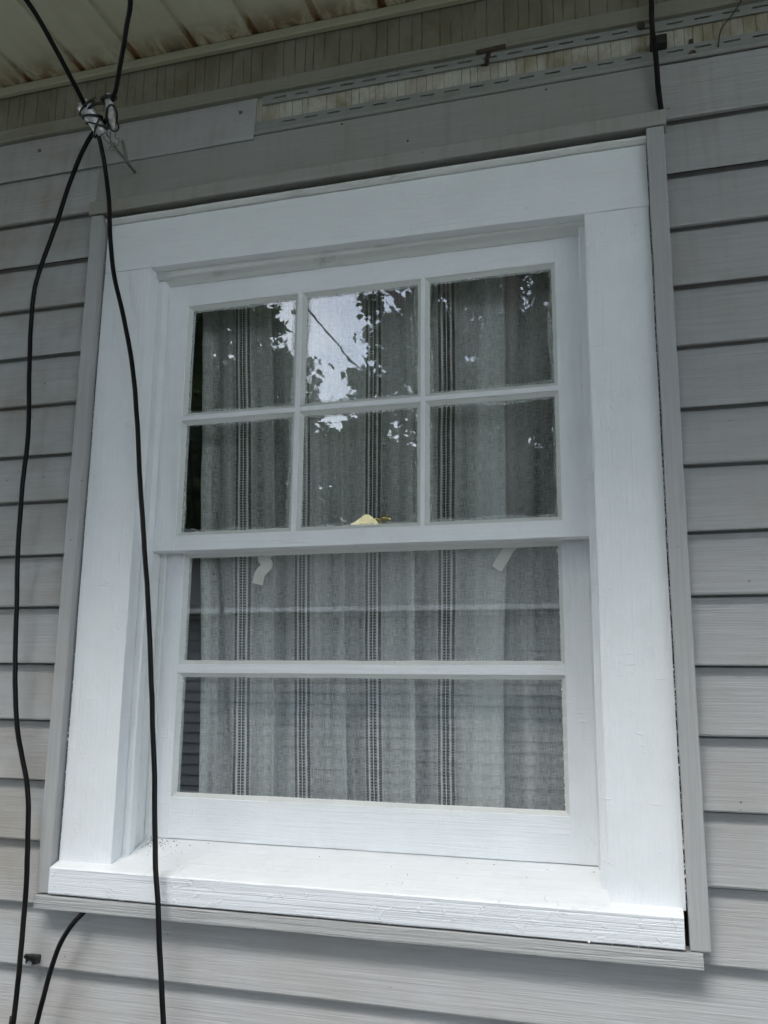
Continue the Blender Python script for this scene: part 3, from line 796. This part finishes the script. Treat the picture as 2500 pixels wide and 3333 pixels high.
cable([tuple(p) for p in drop2[::-1]] + [(-.690, -.48, 1.615), (-.722, -.39, 1.583), (-.7553, -.32, 1.5747), (-.8021, -.26, 1.5792), (-.8502, -.20, 1.5723), (-.906, -.13, 1.5784), (-.9353, -.10, 1.5759), (-.950, -.085, 1.562), (-.9680, -.074, 1.556), (-.9832, -.070, 1.5486), (-.9981, -.068, 1.5380), (-1.0257, -.06, 1.5020), (-1.0538, -.05, 1.452), (-1.0799, -.04, 1.3879), (-1.1027, -.035, 1.3271), (-1.1213, -.032, 1.2747), (-1.1302, -.03, 1.2275), (-1.1333, -.025, 1.1584), (-1.1273, -.025, 1.081), (-1.1188, -.025, .9861), (-1.1141, -.027, .9298), (-1.1134, -.03, .8804), (-1.1141, -.03, .8027), (-1.1107, -.03, .7147), (-1.1029, -.03, .6115), (-1.0945, -.03, .5166), (-1.0885, -.03, .4619), (-1.0766, -.032, .4029), (-1.0588, -.036, .3507), (-1.0402, -.04, .3075), (-1.0336, -.04, .2745), (-1.0309, -.038, .2287), (-1.0278, -.035, .1533), (-1.0282, -.033, .0549), (-1.0313, -.03, -.0181), (-1.0329, -.03, -.081), (-1.0378, -.03, -.1682), (-1.04, -.03, -1.1)],
      .0044, 'black cable hanging in a loose bend over the siding left of the window')
cable([(.0672, -.02, 1.74), (.0672, -.02, 1.685), (.0665, -.018, 1.638), (.0654, -.017, 1.6036), (.0655, -.016, 1.5735), (.0674, -.016, 1.5493), (.0686, -.014, 1.5109), (.0701, -.012, 1.4693), (.0717, -.010, 1.4413), (.0724, -.008, 1.4275)], .0046,
      'short black cable dropping from the soffit behind the top right corner of the trim')
cable([(-.9206, .004, .115), (-.9206, -.004, .1043), (-.9241, -.012, .098), (-.9342, -.02, .086), (-.943, -.026, .0722), (-.9548, -.03, .0498), (-.9624, -.032, .0263), (-.9683, -.033, .0029), (-.9754, -.033, -.0279), (-.9824, -.033, -.0584), (-.9871, -.033, -.0831), (-.9941, -.033, -.1298), (-1.01, -.03, -.4), (-1.02, -.03, -1.1)], .0042,
      'black cable curving out from under the bottom left end of the window trim')
o = link('cable_loop', tube([(-1.290, -.03, 1.535), (-1.262, -.035, 1.515), (-1.2505, -.035, 1.488), (-1.262, -.035, 1.462), (-1.290, -.03, 1.445)], .0065, 10, 6), M['cable'], smooth=True)
tag(o, 'black loop of cable just showing at the left edge below the eave', 'cable')

# ------------------------------------------------------------------ wedge clamps, hook, ties
def clamp(top, bot, r0, r1, label, nrm):
    """tapered metal shell, open along one side, with a wedge and a wire bail"""
    top, bot = Vector(top), Vector(bot); ax = (bot - top).normalized()
    s_ = ax.cross(Vector(nrm)).normalized(); n = s_.cross(ax).normalized()
    root = empty('drop_clamp', tuple(bot), label, 'cable clamp', 'wedge clamps under the eave')
    b = bmesh.new(); rows = []; K = 22
    for i in range(9):
        t = i / 8; c = top.lerp(bot, t); r = r0 + (r1 - r0) * t
        row = []
        for layer in (0, -.0012):
            for k in range(K):
                a_ = R(-150 + 300 * k / (K - 1)) ; rr = r + layer
                q = c + n * (math.cos(a_) * rr * .72) + s_ * (math.sin(a_) * rr)
                q += wob(q, .0009, 90)
                row.append(b.verts.new(q))
        rows.append(row)
    for i in range(8):
        for k in range(K - 1):
            b.faces.new((rows[i][k], rows[i][k + 1], rows[i + 1][k + 1], rows[i + 1][k]))
            b.faces.new((rows[i][K + k + 1], rows[i][K + k], rows[i + 1][K + k], rows[i + 1][K + k + 1]))
        b.faces.new((rows[i][0], rows[i + 1][0], rows[i + 1][K], rows[i][K])); b.faces.new((rows[i][K - 1], rows[i][2 * K - 1], rows[i + 1][2 * K - 1], rows[i + 1][K - 1]))
    for e in (0, 8):
        for k in range(K - 1): b.faces.new((rows[e][k], rows[e][k + 1], rows[e][K + k + 1], rows[e][K + k]))
    bmesh.ops.recalc_face_normals(b, faces=list(b.faces))
    link('shell', b, M['zinc'], root, smooth=True)
    b = bmesh.new(); v = []
    for (t, w) in ((-.10, .62), (1.05, .5)):
        c = top.lerp(bot, t) - n * .001; r = (r0 + (r1 - r0) * t) * w
        for (p, q) in ((-1, -.25), (1, -.25), (1, .25), (-1, .25)): v.append(b.verts.new(c + s_ * r * p + n * r * q))
    for f in ((0, 1, 2, 3), (7, 6, 5, 4), (0, 4, 5, 1), (1, 5, 6, 2), (2, 6, 7, 3), (3, 7, 4, 0)): b.faces.new([v[i] for i in f])
    bmesh.ops.recalc_face_normals(b, faces=list(b.faces))
    link('wedge', b, M['zinc'], root)
    return root, top, bot, s_, n
ca, t0, b0, s0, n0 = clamp((-.9915, -.106, 1.580), (-.9660, -.076, 1.5290), .0158, .0115, 'tilted silver wedge clamp wrapped in black ties, left of the pair', (.1, -1, .1))
cb, t1, b1, s1, n1 = clamp((-.9385, -.106, 1.586), (-.9440, -.072, 1.5350), .0135, .0080, 'narrow upright silver wedge clamp at the right of the pair under the eave', (-.8, -1, .1))
link('bail', tube([(-.9734, -.075, 1.535), (-.9678, -.062, 1.5255), (-.9637, -.05, 1.5232), (-.9672, -.05, 1.5143), (-.9606, -.045, 1.5137), (-.9557, -.045, 1.5209), (-.962, -.05, 1.5276), (-.9620, -.07, 1.5350)], .0010, 6, 5), M['steel'], ca, smooth=True)
link('bail', tube([(-.9419, -.07, 1.5390), (-.9474, -.062, 1.5292), (-.9429, -.056, 1.5284), (-.9509, -.048, 1.5202), (-.9584, -.048, 1.5276), (-.9652, -.05, 1.5248), (-.9540, -.07, 1.5370)], .0010, 6, 5), M['steel'], cb, smooth=True)
def ring(c, s_, ax, r, tilt, rr, parent, sx=1., mat='tie', name='cable_tie'):
    P_ = []
    n = s_.cross(ax).normalized()
    for k in range(17):
        a_ = 2 * math.pi * k / 16
        P_.append(c + s_ * (math.cos(a_) * r * sx) + n * (math.sin(a_) * r * .85) + ax * (math.cos(a_) * r * tilt))
    link(name, tube(P_, rr, 8, 3), M[mat], parent, smooth=True)
ax0 = (b0 - t0).normalized(); ax1 = (b1 - t1).normalized()
ring(t0.lerp(b0, .12), s0, ax0, .0185, .3, .0019, ca)
ring(t0.lerp(b0, .42), s0, ax0, .0172, -.5, .0019, ca)
ring(t0.lerp(b0, .75), s0, ax0, .0165, .75, .0020, ca)
ring(t0.lerp(b0, .70), s0, ax0, .0160, -.9, .0015, ca)
ring(t1.lerp(b1, .05), s1, ax1, .0165, .2, .0032, cb)
ring(t1.lerp(b1, .55), s1, ax1, .0125, 1.5, .0019, cb)
ring(t1.lerp(b1, .80), s1, ax1, .0115, -1.1, .0015, cb)
link('tie_tail', tube([t0 + s0 * .012, t0 + s0 * .016 + Vector((.004, 0, .008)), t0 + s0 * .020 + Vector((.010, 0, .016))], .0018, 8, 4, taper=.0012), M['tie'], ca, smooth=True)
link('tie_tail', tube([t0 - s0 * .010, t0 - s0 * .02 + Vector((0, -.002, -.001)), t0 - s0 * .026], .0018, 8, 4, taper=.0010), M['tie'], ca, smooth=True)
link('tie_bridge', tube([t0.lerp(b0, .2) + s0 * .01, (t0.lerp(b0, .2) + t1.lerp(b1, .25)) * .5 + Vector((0, -.012, 0)), t1.lerp(b1, .2)], .0030, 8, 4), M['tie'], ca, smooth=True)
hk = tube([(-.9558, .010, 1.5130), (-.9480, -.012, 1.5040), (-.9300, -.040, 1.4845), (-.9271, -.045, 1.4823), (-.9271, -.047, 1.4860), (-.9325, -.050, 1.5060), (-.9375, -.052, 1.5270)], .0028, 10, 5)
hk2 = tube([(-.9271, -.045, 1.4823), (-.9419, -.043, 1.4987), (-.9574, -.045, 1.5165), (-.9620, -.045, 1.5230)], .0032, 10, 4)
hook = empty('wall_hook', (-.955, .004, 1.513), 'grey metal hook in the siding holding the two clamp wires', 'hook')
link('hook_shank', hk2, M['steel'], hook, smooth=True)
link('hook_tip', tube([(-.9271, -.045, 1.4818), (-.9300, -.048, 1.4960), (-.9335, -.050, 1.5110), (-.9385, -.052, 1.5260)], .0030, 10, 4), M['steel'], hook, smooth=True)
link('hook_screw', tube([(-.9271, -.045, 1.4825), (-.9350, -.025, 1.4880), (-.9420, .010, 1.4930)], .0030, 10, 4), M['steel'], hook, smooth=True)

# spike with rag of old paint
sp = empty('bent_spike', (-.2248, .008, 1.5996), 'rusty dark spike bent across the open nailing strip above the window', 'spike')
link('shank', tube([(-.2250, .016, 1.5965), (-.2210, -.004, 1.5950), (-.2130, -.030, 1.5880)], .0042, 8, 3), M['rust'], sp, smooth=True)
b = board_bm(-.2360, -.1830, -.034, -.029, 1.5870, 1.5940, bev=.001)
bmesh.ops.rotate(b, cent=(-.21, -.03, 1.59), matrix=Matrix.Rotation(R(-2), 3, 'Y'), verts=list(b.verts))
link('plate', b, M['rust'], sp)
link('washer', disc((-.2300, .0120, 1.6010), .0080, .004, 12), M['rust'], sp)

# cable clips
cl = empty('cable_clip', (.078, 0, 1.565), 'black plastic clip holding the cable against the bare wood strip', 'cable clip')
link('body', board_bm(.0600, .0885, -.012, .0135, 1.5580, 1.5740, bev=.002), M['tie'], cl)
cl = empty('cable_clip', (-1.022, 0, .009), 'empty black cable clip screwed to the siding below the window', 'cable clip')
link('body', board_bm(-1.0350, -1.0130, -.012, .004, .0060, .0200, bev=.003), M['tie'], cl, smooth=False)
link('loop', tube([(-1.0340, -.004, .012), (-1.0335, -.014, .0185), (-1.0270, -.018, .0225), (-1.0170, -.014, .0200), (-1.0140, -.004, .016)], .0026, 8, 4), M['tie'], cl, smooth=True)
link('screw', disc((-1.0245, -.012, .0090), .0040, .003, 12), M['zinc'], cl)
o = link('thin_wire', tube([(.2165, .004, 1.645), (.213, -.0085, 1.625), (.211, -.008, 1.6158), (.1952, -.002, 1.5936), (.1798, 0., 1.5772), (.1732, .002, 1.5625), (.1699, .006, 1.5427)], .0011, 6, 6), M['rust'], smooth=True)
tag(o, 'thin brown wire curling over the bare wood strip at upper right', 'wire')

# ------------------------------------------------------------------ what the panes reflect
nb = empty('neighbour_house', (-3, -7.6, -1.12), 'grey clapboard house with shingle roof and white gutter across the yard', 'house')
NY = -7.6
for k in range(20):
    z = -1.1 + k * .115
    link('clapboard', prism_x([(NY - .032, z + .118), (NY, z + .004), (NY - .002, z), (NY - .05, z)], -11, 4.5, 1), M['n_siding'], nb)
board('wall', -10.9, 4.4, NY - 6, NY - .03, -1.12, 1.2, M['n_siding'], nb, bev=0)
board('gutter', -11.3, 4.8, NY + .27, NY + .37, 1.245, 1.30, M['n_grey'], nb, bev=.01)
board('soffit', -11.2, 4.7, NY - .02, NY + .25, 1.205, 1.225, M['n_siding'], nb, bev=0)
b = bmesh.new()
for k in range(34):
    t0_, t1_ = k / 34, (k + 1) / 34
    y0, z0 = NY + .36 - 3.6 * t0_, 1.30 + 1.45 * t0_; y1, z1 = NY + .36 - 3.6 * t1_, 1.30 + 1.45 * t1_
    v = [b.verts.new(p) for p in ((-11.3, y0, z0 + .02), (4.8, y0, z0 + .02), (4.8, y1, z1), (-11.3, y1, z1))]; b.faces.new(v)
    v = [b.verts.new(p) for p in ((-11.3, y0, z0 + .02), (4.8, y0, z0 + .02), (4.8, y0, z0 - .01), (-11.3, y0, z0 - .01))]; b.faces.new(v)
link('roof', b, M['shingle'], nb)
b = bmesh.new(); v = [b.verts.new(p) for p in ((-11.3, NY - 3.24, 2.75), (4.8, NY - 3.24, 2.75), (4.8, NY - 6.4, 1.3), (-11.3, NY - 6.4, 1.3))]; b.faces.new(v)
link('roof', b, M['shingle'], nb)

pole = empty('utility_pole', (POLE[0] - .1, POLE[1] - .15, -1.12), 'wooden utility pole carrying the drop cables across the yard', 'pole')
link('post', tube([(POLE[0] - .1, POLE[1] - .2, -1.12), (POLE[0] - .1, POLE[1] - .2, 6.6)], .14, 12, 1, taper=.10), M['bark'], pole, smooth=True)
for k, (dz, r) in enumerate(((.35, .018), (.05, .012), (-.15, .012), (-.4, .02))):
    P_ = sag((POLE[0] - 20, POLE[1] - .05, POLE[2] + dz + .6), (POLE[0] + 22, POLE[1] - .05, POLE[2] + dz + .6), 16, 1.0)
    o = link('overhead_wire', tube(P_, r, 6, 1), M['cable'])
    tag(o, ('topmost', 'second from the top', 'third from the top', 'lowest and thickest')[k] + ' of the overhead wires strung past the utility pole', 'wire', 'overhead wires')

def tree(name, x, y, h, blobs, n, leaf, label, kind='leaf', seed=1):
    rnd = random.Random(seed)
    root = empty('tree', (x, y, -1.12), label, 'tree', 'trees beyond the yard')
    bt = bmesh.new(); zc = blobs[0][2]
    tube([(x, y, -1.12), (x + .15, y, zc * .5), (x - .1, y + .1, zc)], h * .026, 10, 5, bm=bt, taper=h * .012)
    for (bx, by, bz, br) in blobs:
        mx_, my_ = (x + bx) / 2 + rnd.uniform(-.3, .3), (y + by) / 2
        tube([(x, y, max(1.0, bz * .45)), (mx_, my_, bz * .75), (bx, by, bz + br * .3)], h * .010, 6, 4, bm=bt, taper=.03)
    link('trunk', bt, M['bark'], root, smooth=True)
    V_, F_ = [], []
    tot = sum(q[3] ** 2.4 for q in blobs)
    for (bx, by, bz, br) in blobs:
        cl_ = max(6, int(90 * br ** 2.4 / tot * 3))
        cc = []
        for _ in range(cl_):
            d = Vector((rnd.gauss(0, 1), rnd.gauss(0, 1), rnd.gauss(0, 1))).normalized() * br * rnd.uniform(.35, 1.0)
            d.z *= .85; cc.append((Vector((bx, by, bz)) + d, rnd.uniform(.16, .30) * br))
        for _ in range(int(n * br ** 2.4 / tot)):
            c, cr_ = rnd.choice(cc)
            p = c + Vector((rnd.gauss(0, .55), rnd.gauss(0, .55), rnd.gauss(0, .42))) * cr_
            s_ = leaf * rnd.uniform(.6, 1.3)
            a_ = Vector((rnd.gauss(0, 1), rnd.gauss(0, 1), rnd.gauss(0, .6) - .6)).normalized()
            w = a_.cross(Vector((rnd.gauss(0, 1), rnd.gauss(0, 1), rnd.gauss(0, 1)))).normalized()
            i = len(V_)
            V_ += [p, p + a_ * s_ * .45 + w * s_ * .42, p + a_ * s_ * 1.1, p + a_ * s_ * .45 - w * s_ * .42]
            F_.append((i, i + 1, i + 2, i + 3))
    me = bpy.data.meshes.new('crown'); me.from_pydata([tuple(v) for v in V_], [], F_); me.materials.append(M[kind])
    o = bpy.data.objects.new('crown', me); C.objects.link(o); o.parent = root; o.location = -root.location
def pol(az, D, el):   # direction as seen from the panes
    return (D * math.sin(R(az)), 1.5 - D * math.cos(R(az)), .48 + D * math.tan(R(el)))
def crown(lst, D): return [(*pol(az, D + dd, el), rr) for (az, el, rr, dd) in lst]
bl = crown([(-6, 17, 3.2, 0), (-9.5, 22, 2.3, 0), (-12.5, 17, 2.2, -1), (-3, 25, 2.6, 0), (2, 20, 3.2, 0), (-10.5, 26.5, 1.5, 0), (-15, 13.5, 2.0, 1), (-6, 30, 2.0, 1), (8, 22, 3.4, 0), (14, 17, 3., 0), (-12.6, 19.5, 1.0, -1), (-16.0, 24.2, 1.15, -1), (-15.0, 20.6, 1.4, -1), (-17.8, 19.2, .5, -1), (-14.4, 27.5, 1.2, -1), (-13.2, 23.6, 1.2, -1), (-17.9, 22.6, .35, -1), (-3, 20, 2.4, 0)], 19)
tree('t', bl[0][0] + 1, bl[0][1], 12, bl, 70000, .15, 'large leafy tree behind the neighbouring roof, right in the reflection', seed=3)
bl = crown([(-33, 18, 2.0, 0), (-29, 14, 1.7, 0), (-28, 20.5, 1.35, 0), (-38, 22, 2.0, 0), (-25.3, 15.5, 1.1, 0), (-32, 26, 1.5, 0), (-44, 17, 2., 0), (-26.4, 22, .62, 0), (-26.3, 18.3, 1.0, 0), (-22.6, 18.2, .33, 0), (-21.6, 20.8, .16, 0), (-24.6, 23.2, .34, 0), (-23.6, 21.3, .22, 0), (-24.8, 20.2, .30, 0), (-24, 17, .45, 0), (-29, 26, .9, 0)], 12.5)
tree('t', bl[0][0] - .5, bl[0][1], 8, bl, 52000, .12, 'leafy tree at the left of the reflection with hanging leaves', seed=5)
bl = crown([(-20, 11.5, 2.2, 0), (-25, 13, 2.2, 0), (-15, 11, 2.2, 0), (-30, 11, 2.2, 0), (-20.5, 14.6, 1.3, 0), (-17.5, 16.2, .9, 0), (-8, 11, 2.4, 0), (0, 11, 2.4, 0), (8, 12, 2.5, 0), (-38, 12, 2.8, 0)], 24)
tree('t', bl[0][0], bl[0][1], 8, bl, 60000, .20, 'lower bushy tree closing the gap between the two taller trees', seed=8)

# unseen trees added to block low skylight, both sides and above the reflected patch
side = [
  (13, [(18, 30, 3.6, 0), (30, 24, 3.6, 0), (24, 38, 2.8, 0), (40, 34, 3.4, 0), (10, 36, 2.4, 1)], 'broad unseen tree added right of the yard to block skylight'),
  (11, [(55, 22, 3.4, 0), (66, 30, 3.2, 0), (78, 20, 3.4, 0), (60, 40, 2.6, 0)], 'unseen spreading tree added at the far right of the yard to block skylight'),
  (12, [(-50, 20, 3.6, 0), (-60, 30, 3.4, 0), (-74, 22, 3.6, 0), (-48, 36, 2.8, 0)], 'unseen tall tree added at the far left of the yard to block skylight'),
  (17, [(-8, 38, 3.6, 0), (-26, 39, 3.0, 0), (-34, 36, 3.0, 0), (2, 34, 3.4, 0)], 'unseen tall tree added in the middle, its crown blocking skylight above the others'),
]
for i, (D, l, lab) in enumerate(side):
    bl = crown(l, D)
    tree('t', bl[0][0], bl[0][1], 12, bl, 9000, .42, lab, seed=20 + i)
